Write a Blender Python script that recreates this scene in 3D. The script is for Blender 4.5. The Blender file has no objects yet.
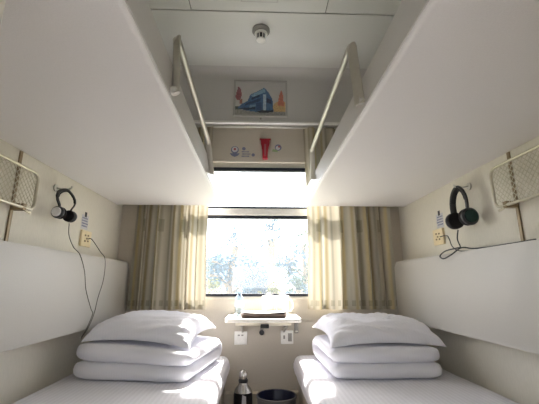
import bpy, bmesh, math, random
from mathutils import Vector, Matrix, noise

SC = bpy.context.scene
COL = SC.collection
random.seed(7)

# ------------------------------------------------------------------ camera
cam_d = bpy.data.cameras.new('camera')
cam = bpy.data.objects.new('camera', cam_d)
COL.objects.link(cam)
cam_d.sensor_width = 36.0
cam_d.lens = 346.0 / 539.0 * 36.0
cam_d.clip_start = 0.02
cam_d.clip_end = 500
_P, _Y = math.radians(13.3), math.radians(1.9)
_f = Vector((math.sin(_Y) * math.cos(_P), math.cos(_Y) * math.cos(_P), math.sin(_P)))
_r = Vector((math.cos(_Y), -math.sin(_Y), 0))
_u = _r.cross(_f)
_m = Matrix((_r, _u, -_f)).transposed().to_4x4()
_m.translation = Vector((-0.03, -2.5, 0.945))
cam.matrix_world = _m
SC.camera = cam

# ------------------------------------------------------------------ world, sun, exposure
w = bpy.data.worlds.new('sky')
SC.world = w
w.use_nodes = True
nt = w.node_tree
nt.nodes.clear()
out = nt.nodes.new('ShaderNodeOutputWorld')
bg = nt.nodes.new('ShaderNodeBackground')
sky = nt.nodes.new('ShaderNodeTexSky')
sky.sky_type = 'NISHITA'
sky.sun_disc = False
sky.sun_elevation = math.radians(52)
sky.sun_rotation = math.radians(2)
sky.dust_density = 3.0
sky.air_density = 1.0
mixw = nt.nodes.new('ShaderNodeMix')
mixw.data_type = 'RGBA'
mixw.inputs[0].default_value = 0.6
mixw.inputs[7].default_value = (5.35, 5.3, 5.25, 1)
nt.links.new(sky.outputs[0], mixw.inputs[6])
nt.links.new(mixw.outputs[2], bg.inputs[0])
bg.inputs[1].default_value = 0.40
nt.links.new(bg.outputs[0], out.inputs[0])

sun_d = bpy.data.lights.new('sun', 'SUN')
sun_d.energy = 11.0
sun_d.angle = math.radians(2.5)
sun_d.color = (1.0, 0.96, 0.9)
sun = bpy.data.objects.new('sun', sun_d)
COL.objects.link(sun)
_el, _az = math.radians(52), math.radians(2)      # high, outside the window
_to = Vector((math.sin(_az) * math.cos(_el), math.cos(_az) * math.cos(_el), math.sin(_el)))
sun.rotation_euler = _to.to_track_quat('Z', 'Y').to_euler()
sun.location = (3, 12, 16)

def portal(name, loc, rx, sx, sz):
    d = bpy.data.lights.new(name, 'AREA')
    d.shape = 'RECTANGLE'; d.size = sx; d.size_y = sz
    d.cycles.is_portal = True
    o = bpy.data.objects.new(name, d); COL.objects.link(o)
    o.location = loc; o.rotation_euler = (rx, 0, 0)
portal('window_portal', (0, 0.10, 1.36), -math.pi / 2, 1.2, 1.0)
for _x in (-1.6, 0.0, 1.6):
    portal('corridor_portal', (_x, -3.02, 1.045), math.pi / 2, 1.2, 0.42)

SC.view_settings.view_transform = 'Standard'
SC.view_settings.look = 'None'
SC.view_settings.gamma = 1.0
SC.view_settings.use_curve_mapping = False
SC.view_settings.exposure = 1.92
SC.cycles.max_bounces = 14
SC.cycles.diffuse_bounces = 8
SC.cycles.glossy_bounces = 4
SC.cycles.transparent_max_bounces = 12
SC.cycles.use_denoising = True
SC.cycles.sample_clamp_indirect = 8

# ------------------------------------------------------------------ materials
def s2l(c):
    return tuple((x / 255 / 12.92) if x / 255 <= 0.04045 else ((x / 255 + 0.055) / 1.055) ** 2.4 for x in c)

MATS = {}
def mat(name, rgb, rough=0.6, metal=0.0, bump=0.0, scale=60.0, var=0.04, stretch=(1, 1, 1), spec=0.4, detail=3.0):
    m = bpy.data.materials.new(name); m.use_nodes = True
    t = m.node_tree; b = t.nodes['Principled BSDF']
    b.inputs['Roughness'].default_value = rough
    b.inputs['Metallic'].default_value = metal
    b.inputs['Specular IOR Level'].default_value = spec
    c = s2l(rgb)
    tc = t.nodes.new('ShaderNodeTexCoord')
    mp = t.nodes.new('ShaderNodeMapping'); mp.inputs['Scale'].default_value = stretch
    nz = t.nodes.new('ShaderNodeTexNoise'); nz.inputs['Scale'].default_value = scale; nz.inputs['Detail'].default_value = detail
    t.links.new(tc.outputs['Object'], mp.inputs[0]); t.links.new(mp.outputs[0], nz.inputs['Vector'])
    rp = t.nodes.new('ShaderNodeValToRGB')
    rp.color_ramp.elements[0].position = 0.3; rp.color_ramp.elements[1].position = 0.7
    rp.color_ramp.elements[0].color = tuple(max(0, x * (1 - var)) for x in c) + (1,)
    rp.color_ramp.elements[1].color = tuple(min(1, x * (1 + var)) for x in c) + (1,)
    t.links.new(nz.outputs['Fac'], rp.inputs[0]); t.links.new(rp.outputs[0], b.inputs['Base Color'])
    if bump:
        bp = t.nodes.new('ShaderNodeBump'); bp.inputs['Strength'].default_value = bump; bp.inputs['Distance'].default_value = 0.002
        t.links.new(nz.outputs['Fac'], bp.inputs['Height']); t.links.new(bp.outputs[0], b.inputs['Normal'])
    MATS[name] = m
    return m

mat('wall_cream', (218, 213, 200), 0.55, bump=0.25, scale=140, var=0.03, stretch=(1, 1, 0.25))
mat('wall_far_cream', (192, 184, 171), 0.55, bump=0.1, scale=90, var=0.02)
mat('ceiling_grey', (214, 214, 210), 0.5, bump=0.05, scale=120, var=0.015)
mat('bulkhead_grey', (198, 196, 194), 0.5, bump=0.05, scale=120, var=0.015)
mat('seam_dark', (70, 68, 64), 0.8)
mat('vinyl', (234, 231, 230), 0.45, bump=0.35, scale=260, var=0.02)
mat('vinyl_shaded', (198, 195, 191), 0.45, bump=0.2, scale=260, var=0.02)  # same vinyl, darkened to put the side's shade into the colour
mat('cushion', (194, 190, 183), 0.42, bump=0.3, scale=280, var=0.02)
mat('rail_metal', (190, 186, 176), 0.32, metal=0.35, var=0.03)
mat('aluminium', (200, 198, 192), 0.35, metal=0.6)
mat('frame_silver', (170, 168, 165), 0.4, metal=0.2)
mat('frame_white', (235, 234, 230), 0.4)
mat('gasket', (28, 33, 45), 0.6)
mat('strap_brown', (140, 122, 95), 0.45, metal=0.3)
mat('rack_metal', (196, 190, 170), 0.35, metal=0.4)
mat('plastic_white', (238, 237, 232), 0.35)
mat('plastic_cream', (233, 217, 178), 0.4)
mat('plastic_grey', (150, 148, 142), 0.45)
mat('plastic_black', (26, 26, 28), 0.35)
mat('plastic_dark', (48, 48, 52), 0.3)
mat('foam_black', (30, 28, 30), 0.9, bump=0.4, scale=200)
mat('silver', (225, 225, 228), 0.35, metal=0.1)
mat('gloss_green', (38, 62, 60), 0.12, metal=0.4)
mat('cable', (105, 102, 94), 0.5)
mat('cable_dark', (52, 54, 58), 0.5)
mat('table_white', (240, 236, 226), 0.3)
mat('table_edge', (222, 214, 196), 0.4)
mat('tray_brown', (96, 80, 76), 0.35)
mat('paper', (245, 244, 240), 0.7)
mat('porcelain', (246, 244, 238), 0.15)
mat('tea_dark', (60, 40, 30), 0.3)
mat('red_plastic', (160, 24, 44), 0.35)
mat('sticker_white', (200, 199, 203), 0.5)
mat('sticker_blue', (116, 120, 146), 0.5)
mat('sticker_red', (160, 92, 100), 0.5)
mat('sticker_green', (150, 172, 130), 0.5)
mat('flask_body', (44, 42, 46), 0.28, metal=0.5, spec=0.6)
mat('flask_steel', (205, 203, 200), 0.22, metal=0.8)
mat('bin_grey', (120, 118, 120), 0.4, metal=0.2)
mat('bin_bag', (22, 25, 48), 0.35, bump=0.6, scale=25)
mat('floor_brown', (112, 98, 86), 0.6, bump=0.1, scale=40, var=0.12)
mat('heater_cream', (196, 188, 172), 0.45)
mat('base_grey', (176, 170, 160), 0.5)
mat('bark', (128, 112, 92), 0.9, bump=0.6, scale=12, var=0.2)
mat('grass', (104, 108, 84), 0.95, bump=0.5, scale=3, var=0.3, detail=6)
mat('hill', (58, 76, 100), 1.0, scale=0.05, var=0.12, detail=8)  # distance haze painted in as a blue base colour
mat('corridor_wall', (226, 221, 208), 0.55)
mat('carpet', (150, 110, 92), 0.95, bump=0.4, scale=300, var=0.1)

def sheet_mat(name, rgb, axis=0, freq=42.0, con=0.95):
    m = bpy.data.materials.new(name); m.use_nodes = True
    t = m.node_tree; b = t.nodes['Principled BSDF']
    b.inputs['Roughness'].default_value = 0.75
    b.inputs['Sheen Weight'].default_value = 0.15
    b.inputs['Specular IOR Level'].default_value = 0.2
    uv = t.nodes.new('ShaderNodeUVMap')
    wv = t.nodes.new('ShaderNodeTexWave'); wv.wave_type = 'BANDS'; wv.bands_direction = 'X' if axis == 0 else 'Y'
    wv.inputs['Scale'].default_value = freq / 2.0; wv.inputs['Distortion'].default_value = 0.0
    t.links.new(uv.outputs[0], wv.inputs['Vector'])
    rp = t.nodes.new('ShaderNodeValToRGB')
    rp.color_ramp.elements[0].position = 0.45; rp.color_ramp.elements[1].position = 0.55
    c = s2l(rgb)
    rp.color_ramp.elements[0].color = tuple(x * con for x in c) + (1,)
    rp.color_ramp.elements[1].color = c + (1,)
    t.links.new(wv.outputs['Fac'], rp.inputs[0]); t.links.new(rp.outputs[0], b.inputs['Base Color'])
    nz = t.nodes.new('ShaderNodeTexNoise'); nz.inputs['Scale'].default_value = 9
    nz.inputs['Detail'].default_value = 4
    tc = t.nodes.new('ShaderNodeTexCoord'); t.links.new(tc.outputs['Object'], nz.inputs['Vector'])
    bp = t.nodes.new('ShaderNodeBump'); bp.inputs['Strength'].default_value = 0.35; bp.inputs['Distance'].default_value = 0.02
    t.links.new(nz.outputs['Fac'], bp.inputs['Height']); t.links.new(bp.outputs[0], b.inputs['Normal'])
    MATS[name] = m
sheet_mat('sheet', (228, 228, 234), 0, 30, 0.94)
sheet_mat('linen', (230, 230, 237), 0, 52, 0.985)

def glass_mat(name):
    m = bpy.data.materials.new(name); m.use_nodes = True
    t = m.node_tree; t.nodes.clear()
    o = t.nodes.new('ShaderNodeOutputMaterial')
    tr = t.nodes.new('ShaderNodeBsdfTransparent'); tr.inputs[0].default_value = (0.98, 0.98, 0.98, 1)
    gl = t.nodes.new('ShaderNodeBsdfGlossy'); gl.inputs['Roughness'].default_value = 0.02
    tl = t.nodes.new('ShaderNodeBsdfTranslucent'); tl.inputs[0].default_value = (0.82, 0.9, 1.0, 1)  # bluish translucent share puts outdoor haze and glare on the pane as a veil
    m1 = t.nodes.new('ShaderNodeMixShader'); m1.inputs[0].default_value = 0.05
    m2 = t.nodes.new('ShaderNodeMixShader')
    tc = t.nodes.new('ShaderNodeTexCoord'); nz = t.nodes.new('ShaderNodeTexNoise'); nz.inputs['Scale'].default_value = 5
    mr = t.nodes.new('ShaderNodeMapRange'); mr.inputs[3].default_value = 0.015; mr.inputs[4].default_value = 0.03
    t.links.new(tc.outputs['Object'], nz.inputs['Vector']); t.links.new(nz.outputs['Fac'], mr.inputs[0]); t.links.new(mr.outputs[0], m2.inputs[0])
    t.links.new(tr.outputs[0], m1.inputs[1]); t.links.new(gl.outputs[0], m1.inputs[2])
    t.links.new(m1.outputs[0], m2.inputs[1]); t.links.new(tl.outputs[0], m2.inputs[2])
    t.links.new(m2.outputs[0], o.inputs[0])
    MATS[name] = m
glass_mat('hazed_glass')

def clear_mat(name, rgb):
    m = bpy.data.materials.new(name); m.use_nodes = True
    t = m.node_tree; t.nodes.clear()
    o = t.nodes.new('ShaderNodeOutputMaterial')
    tr = t.nodes.new('ShaderNodeBsdfTransparent'); tr.inputs[0].default_value = s2l(rgb) + (1,)
    gl = t.nodes.new('ShaderNodeBsdfGlossy'); gl.inputs['Roughness'].default_value = 0.05
    lw = t.nodes.new('ShaderNodeLayerWeight'); lw.inputs[0].default_value = 0.35
    m1 = t.nodes.new('ShaderNodeMixShader')
    t.links.new(lw.outputs['Facing'], m1.inputs[0]); t.links.new(tr.outputs[0], m1.inputs[1]); t.links.new(gl.outputs[0], m1.inputs[2])
    t.links.new(m1.outputs[0], o.inputs[0])
    MATS[name] = m
clear_mat('clear_plastic', (228, 238, 245))

def porcelain_mat(name):
    m = bpy.data.materials.new(name); m.use_nodes = True
    t = m.node_tree; b = t.nodes['Principled BSDF']; o = t.nodes['Material Output']
    b.inputs['Base Color'].default_value = s2l((248, 247, 243)) + (1,); b.inputs['Roughness'].default_value = 0.15
    tl = t.nodes.new('ShaderNodeBsdfTranslucent'); tl.inputs[0].default_value = s2l((248, 247, 243)) + (1,)
    ms = t.nodes.new('ShaderNodeMixShader'); ms.inputs[0].default_value = 0.4
    t.links.new(b.outputs[0], ms.inputs[1]); t.links.new(tl.outputs[0], ms.inputs[2]); t.links.new(ms.outputs[0], o.inputs[0])
    MATS[name] = m
porcelain_mat('porcelain')

def curtain_mat(name):
    m = bpy.data.materials.new(name); m.use_nodes = True
    t = m.node_tree; t.nodes.clear()
    o = t.nodes.new('ShaderNodeOutputMaterial')
    uv = t.nodes.new('ShaderNodeUVMap')
    sp = t.nodes.new('ShaderNodeSeparateXYZ'); t.links.new(uv.outputs[0], sp.inputs[0])
    def math_(op, a, bval=None):
        n = t.nodes.new('ShaderNodeMath'); n.operation = op
        if isinstance(a, (int, float)): n.inputs[0].default_value = a
        else: t.links.new(a, n.inputs[0])
        if bval is not None:
            if isinstance(bval, (int, float)): n.inputs[1].default_value = bval
            else: t.links.new(bval, n.inputs[1])
        return n.outputs[0]
    # woven vertical stripes, one repeat every 24 cm of cloth
    fr = math_('FRACT', math_('MULTIPLY', sp.outputs[0], 4.2))
    rp = t.nodes.new('ShaderNodeValToRGB'); rp.color_ramp.interpolation = 'EASE'
    stops = [(0.0, (178, 170, 152)), (0.14, (194, 187, 170)), (0.24, (160, 153, 134)), (0.34, (186, 178, 160)), (0.46, (190, 176, 140)),
             (0.54, (172, 168, 154)), (0.66, (196, 191, 177)), (0.76, (168, 156, 126)), (0.86, (188, 181, 166)), (0.94, (150, 145, 132))]
    el = rp.color_ramp.elements
    el[0].position = 0.0; el[1].position = 1.0
    el[0].color = s2l(stops[0][1]) + (1,); el[1].color = s2l((178, 170, 152)) + (1,)
    for p_, c_ in stops[1:]:
        e = el.new(p_); e.color = s2l(c_) + (1,)
    t.links.new(fr, rp.inputs[0])
    # hem band of small woven checks near the bottom edge
    band = math_('MULTIPLY', math_('GREATER_THAN', sp.outputs[1], 0.022), math_('LESS_THAN', sp.outputs[1], 0.06))
    chk = math_('GREATER_THAN', math_('FRACT', math_('MULTIPLY', sp.outputs[0], 22.0)), 0.5)
    hem = math_('MULTIPLY', band, chk)
    # scattered square motifs
    fx = math_('FRACT', math_('MULTIPLY', sp.outputs[0], 4.7))
    mo = math_('MULTIPLY', math_('LESS_THAN', math_('ABSOLUTE', math_('SUBTRACT', fx, 0.5)), 0.13), math_('LESS_THAN', math_('ABSOLUTE', math_('SUBTRACT', sp.outputs[1], 0.575)), 0.045))
    msk = math_('MULTIPLY', math_('MAXIMUM', hem, mo), 0.4)
    mx = t.nodes.new('ShaderNodeMix'); mx.data_type = 'RGBA'
    t.links.new(msk, mx.inputs[0]); t.links.new(rp.outputs[0], mx.inputs[6]); mx.inputs[7].default_value = s2l((112, 112, 92)) + (1,)
    df = t.nodes.new('ShaderNodeBsdfDiffuse'); tl = t.nodes.new('ShaderNodeBsdfTranslucent')
    t.links.new(mx.outputs[2], df.inputs[0]); t.links.new(mx.outputs[2], tl.inputs[0])
    ms = t.nodes.new('ShaderNodeMixShader'); ms.inputs[0].default_value = 0.17
    t.links.new(df.outputs[0], ms.inputs[1]); t.links.new(tl.outputs[0], ms.inputs[2])
    t.links.new(ms.outputs[0], o.inputs[0])
    MATS[name] = m
curtain_mat('curtain_cloth')

def leaf_mat(name, rgb):
    m = bpy.data.materials.new(name); m.use_nodes = True
    t = m.node_tree; t.nodes.clear()
    o = t.nodes.new('ShaderNodeOutputMaterial')
    gi = t.nodes.new('ShaderNodeNewGeometry')
    rp = t.nodes.new('ShaderNodeValToRGB')
    c = s2l(rgb)
    rp.color_ramp.elements[0].color = tuple(x * 0.7 for x in c) + (1,)
    rp.color_ramp.elements[1].color = tuple(min(1, x * 1.3) for x in c) + (1,)
    t.links.new(gi.outputs['Random Per Island'], rp.inputs[0])
    df = t.nodes.new('ShaderNodeBsdfDiffuse'); tl = t.nodes.new('ShaderNodeBsdfTranslucent')
    t.links.new(rp.outputs[0], df.inputs[0]); t.links.new(rp.outputs[0], tl.inputs[0])
    ms = t.nodes.new('ShaderNodeMixShader'); ms.inputs[0].default_value = 0.4
    t.links.new(df.outputs[0], ms.inputs[1]); t.links.new(tl.outputs[0], ms.inputs[2]); t.links.new(ms.outputs[0], o.inputs[0])
    MATS[name] = m
leaf_mat('leaf_hazed', (58, 80, 92))  # blue of the aerial haze is mixed into the leaf colour
leaf_mat('leaf_green', (58, 72, 58))
leaf_mat('leaf_yellow', (88, 90, 50))

def vcol_mat(name):
    m = bpy.data.materials.new(name); m.use_nodes = True
    t = m.node_tree; b = t.nodes['Principled BSDF']; b.inputs['Roughness'].default_value = 0.25
    a = t.nodes.new('ShaderNodeVertexColor'); a.layer_name = 'print'
    t.links.new(a.outputs[0], b.inputs['Base Color'])
    MATS[name] = m
vcol_mat('printed')

# ------------------------------------------------------------------ mesh helpers
def box(bm, x0, x1, y0, y1, z0, z1, bev=0.0, seg=2):
    g = bmesh.ops.create_cube(bm, size=1.0)
    vs = g['verts']
    for v in vs:
        v.co = Vector(((x0 + x1) / 2 + v.co.x * (x1 - x0), (y0 + y1) / 2 + v.co.y * (y1 - y0), (z0 + z1) / 2 + v.co.z * (z1 - z0)))
    if bev:
        es = list({e for v in vs for e in v.link_edges})
        bmesh.ops.bevel(bm, geom=es, offset=bev, segments=seg, profile=0.5, affect='EDGES')
    return bm

def tube(bm, pts, r, n=8, cap=True, sx=1.0):
    """round rod along a polyline"""
    pts = [Vector(p) for p in pts]
    rings = []
    up = None
    for i, p in enumerate(pts):
        if i == 0: d = pts[1] - p
        elif i == len(pts) - 1: d = p - pts[i - 1]
        else: d = (pts[i + 1] - p).normalized() + (p - pts[i - 1]).normalized()
        d.normalize()
        if up is None:
            up = d.orthogonal().normalized()
        a = (up - d * up.dot(d))
        a = a.normalized() if a.length > 1e-6 else d.orthogonal().normalized()
        up = a
        b = d.cross(a)
        rings.append([bm.verts.new(p + a * math.cos(2 * math.pi * k / n) * r + b * math.sin(2 * math.pi * k / n) * r * sx) for k in range(n)])
    for i in range(len(rings) - 1):
        for k in range(n):
            bm.faces.new((rings[i][k], rings[i][(k + 1) % n], rings[i + 1][(k + 1) % n], rings[i + 1][k]))
    if cap:
        bm.faces.new(rings[0][::-1]); bm.faces.new(rings[-1])
    return bm

def lathe(bm, prof, c=(0, 0, 0), n=24, axis='Z', sq=1.0):
    """revolve (r, h) points round an axis through c"""
    rings = []
    for r, h in prof:
        ring = []
        for k in range(n):
            a = 2 * math.pi * k / n
            p = (r * math.cos(a), r * math.sin(a) * sq, h)
            if axis == 'X': p = (p[2], p[0], p[1])
            elif axis == 'Y': p = (p[1], p[2], p[0])
            ring.append(bm.verts.new(Vector(c) + Vector(p)))
        rings.append(ring)
    for i in range(len(rings) - 1):
        for k in range(n):
            bm.faces.new((rings[i][k], rings[i][(k + 1) % n], rings[i + 1][(k + 1) % n], rings[i + 1][k]))
    if prof[0][0] > 1e-5: bm.faces.new(rings[0][::-1])
    if prof[-1][0] > 1e-5: bm.faces.new(rings[-1])
    bmesh.ops.remove_doubles(bm, verts=bm.verts, dist=1e-5)
    return bm

def prism(bm, poly, ax, a0, a1):
    """extrude a 2-D polygon along axis ax (0 x, 1 y, 2 z)"""
    def P(q, a):
        if ax == 0: return (a, q[0], q[1])
        if ax == 1: return (q[0], a, q[1])
        return (q[0], q[1], a)
    A = [bm.verts.new(P(q, a0)) for q in poly]; B = [bm.verts.new(P(q, a1)) for q in poly]
    n = len(poly)
    for i in range(n):
        bm.faces.new((A[i], A[(i + 1) % n], B[(i + 1) % n], B[i]))
    bm.faces.new(A[::-1]); bm.faces.new(B)
    return bm

def rrect(x0, x1, z0, z1, r, n=5):
    p = []
    for cx, cz, a0 in ((x1 - r, z1 - r, 0), (x0 + r, z1 - r, 90), (x0 + r, z0 + r, 180), (x1 - r, z0 + r, 270)):
        for k in range(n + 1):
            a = math.radians(a0 + 90 * k / n); p.append((cx + r * math.cos(a), cz + r * math.sin(a)))
    return p

def smooth_path(pts, n=6):
    """Catmull-Rom through the points"""
    P = [Vector(p) for p in pts]; P = [P[0] * 2 - P[1]] + P + [P[-1] * 2 - P[-2]]
    o = []
    for i in range(1, len(P) - 2):
        for k in range(n):
            t = k / n; a, b, c, d = P[i - 1], P[i], P[i + 1], P[i + 2]
            o.append(0.5 * ((2 * b) + (c - a) * t + (2 * a - 5 * b + 4 * c - d) * t * t + (3 * b - 3 * c + d - a) * t ** 3))
    o.append(P[-2])
    return o

def obj(name, bm, m, parent=None, smooth=False, angle=40, base=None):
    me = bpy.data.meshes.new(name)
    bmesh.ops.recalc_face_normals(bm, faces=bm.faces)
    bm.to_mesh(me); bm.free()
    me.materials.append(MATS[m])
    if smooth:
        for p in me.polygons: p.use_smooth = True
        try: me.set_sharp_from_angle(angle=math.radians(angle))
        except Exception: pass
    o = bpy.data.objects.new(name, me); COL.objects.link(o)
    if parent is not None:
        o.parent = parent
        o.matrix_parent_inverse = parent_world(parent).inverted()
    return o

def parent_world(p):
    return p.matrix_basis.copy() if p.parent is None else parent_world(p.parent) @ p.matrix_parent_inverse @ p.matrix_basis

def B(): return bmesh.new()

def tag(o, label, cat, group=None):
    o['label'] = label; o['category'] = cat
    if group: o['group'] = group
    return o

def thing(name, label, cat, loc=(0, 0, 0), group=None):
    o = bpy.data.objects.new(name, None); COL.objects.link(o)
    o.location = loc; o.empty_display_size = 0.05
    return tag(o, label, cat, group)

def struct(name, bm, m, smooth=False):
    o = obj(name, bm, m, None, smooth); o['kind'] = 'structure'
    return o

def struct_empty(name, loc):
    o = bpy.data.objects.new(name, None); COL.objects.link(o)
    o.location = loc; o['kind'] = 'structure'
    return o

# ================================================================== SETTING
XW = 1.02          # side walls
ZC = 2.55          # ceiling
YB = -2.10         # corridor side of the compartment
ZF = 1.485         # underside of upper berths

struct('floor', box(B(), -XW - 0.05, XW + 0.05, YB - 0.06, 0.0, -0.05, 0.0), 'floor_brown')
struct('wall_left', box(B(), -XW - 0.05, -XW, YB, 0.0, 0.0, ZC), 'wall_cream')
struct('wall_right', box(B(), XW, XW + 0.05, YB, 0.0, 0.0, ZC), 'wall_cream')

# window wall with an opening
WX, WZ0, WZ1 = 0.60, 0.845, 1.85
b = B()
box(b, -XW - 0.05, XW + 0.05, 0.0, 0.09, 0.0, WZ0)
box(b, -XW - 0.05, XW + 0.05, 0.0, 0.09, WZ1, ZC)
box(b, -XW - 0.05, -WX, 0.0, 0.09, WZ0, WZ1)
box(b, WX, XW + 0.05, 0.0, 0.09, WZ0, WZ1)
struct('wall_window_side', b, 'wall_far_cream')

# ceiling: backing plus separate panels with open seams
ce = struct('ceiling', box(B(), -XW - 0.05, XW + 0.05, YB - 0.06, 0.09, ZC + 0.012, ZC + 0.06), 'seam_dark')
SY = -0.721
for (x0, x1, y0, y1) in ((-XW, XW, SY + 0.005, -0.11), (-XW, -0.446, -1.55, SY - 0.005), (-0.440, 0.367, -1.55, SY - 0.005), (0.373, XW, -1.55, SY - 0.005),
                         (-XW, XW, YB - 0.06, -1.556)):
    obj('ceiling_panel', box(B(), x0, x1, y0, y1, ZC, ZC + 0.012), 'ceiling_grey', ce)

# duct bulkhead over the window: vertical face, coved into the ceiling
BY, BZ = -0.11, 2.128
prof = [(0.0, BZ), (BY, BZ), (BY, ZC - 0.07)]
for k in range(1, 7):
    a = math.radians(90 * k / 6); prof.append((BY - 0.07 + 0.07 * math.cos(a), ZC - 0.07 + 0.07 * math.sin(a)))
prof += [(0.0, ZC)]
struct('wall_bulkhead', prism(B(), prof, 0, -XW, XW), 'bulkhead_grey', True)
struct('trim_1', box(B(), -XW, XW, BY - 0.006, BY + 0.02, BZ - 0.012, BZ + 0.004, 0.002), 'frame_white')

# heater duct along the foot of the window wall
struct('baseboard_window_side', box(B(), -XW, XW, -0.06, 0.0, 0.0, 0.262, 0.006), 'heater_cream', True)

# window: frame, gaskets, white sash rail, two panes
win = struct_empty('window_1', (0, 0.05, WZ0))
b = B()
box(b, -WX, WX, 0.03, 0.075, WZ1 - 0.035, WZ1); box(b, -WX, WX, 0.03, 0.075, WZ0, WZ0 + 0.012)
box(b, -WX, -WX + 0.035, 0.03, 0.075, WZ0 + 0.012, WZ1 - 0.035); box(b, WX - 0.035, WX, 0.03, 0.075, WZ0 + 0.012, WZ1 - 0.035)
obj('window_frame', b, 'aluminium', win)
X1 = WX - 0.035
def gasket(z0, z1):
    obj('gasket', box(B(), -X1, X1, 0.032, 0.07, z0, z1), 'gasket', win)
gasket(1.79, 1.815); gasket(1.492, 1.508); gasket(1.418, 1.440); gasket(WZ0 + 0.012, WZ0 + 0.032)
obj('sash_rail', box(B(), -X1, X1, 0.024, 0.068, 1.440, 1.492, 0.004), 'frame_white', win)
obj('pane', box(B(), -X1, X1, 0.046, 0.050, 1.508, 1.79), 'hazed_glass', win)
obj('pane', box(B(), -X1, X1, 0.046, 0.050, WZ0 + 0.032, 1.418), 'hazed_glass', win)

# corridor side: partition with a doorway, corridor with windows (behind the viewer)
b = B()
DX, DZ = 0.37, 2.02
for x0, x1, z0, z1 in ((-XW - 0.05, -DX, 0, ZC), (DX, XW + 0.05, 0, ZC), (-DX, DX, DZ, ZC)):
    box(b, x0, x1, YB - 0.05, YB, z0, z1)
struct('wall_corridor_side', b, 'wall_cream')
struct('floor_corridor', box(B(), -2.6, 2.6, -2.98, YB - 0.061, -0.05, 0.0), 'carpet')
struct('ceiling_corridor', box(B(), -2.6, 2.6, -2.98, YB - 0.061, 2.3, 2.36), 'ceiling_grey')
b = B()
CZ0, CZ1 = 0.85, 1.24
xs = [-2.6, -2.2, -1.0, -0.6, 0.6, 1.0, 2.2, 2.6]
box(b, -2.6, 2.6, -2.98, -2.92, 0, CZ0); box(b, -2.6, 2.6, -2.98, -2.92, CZ1, 2.3)
for i in (0, 2, 4, 6): box(b, xs[i], xs[i + 1], -2.98, -2.92, CZ0, CZ1)
struct('wall_corridor_outer', b, 'corridor_wall')
b = B(); box(b, -2.66, -2.6, -2.98, YB, 0, 2.3); box(b, 2.6, 2.66, -2.98, YB, 0, 2.3)
box(b, -2.6, -XW - 0.05, YB - 0.05, YB, 0, 2.3); box(b, XW + 0.05, 2.6, YB - 0.05, YB, 0, 2.3)
struct('wall_corridor_ends', b, 'corridor_wall')
for n_, i in ((2, 1), (3, 3), (4, 5)):
    wn = struct_empty('window_%d' % n_, ((xs[i] + xs[i + 1]) / 2, -2.95, CZ0))
    b = B()
    x0, x1 = xs[i], xs[i + 1]
    box(b, x0, x0 + 0.03, -2.97, -2.93, CZ0, CZ1); box(b, x1 - 0.03, x1, -2.97, -2.93, CZ0, CZ1)
    box(b, x0 + 0.03, x1 - 0.03, -2.97, -2.93, CZ0, CZ0 + 0.03); box(b, x0 + 0.03, x1 - 0.03, -2.97, -2.93, CZ1 - 0.03, CZ1)
    obj('window_frame', b, 'aluminium', wn)
    obj('pane', box(B(), x0 + 0.03, x1 - 0.03, -2.952, -2.948, CZ0 + 0.03, CZ1 - 0.03), 'hazed_glass', wn)

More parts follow.
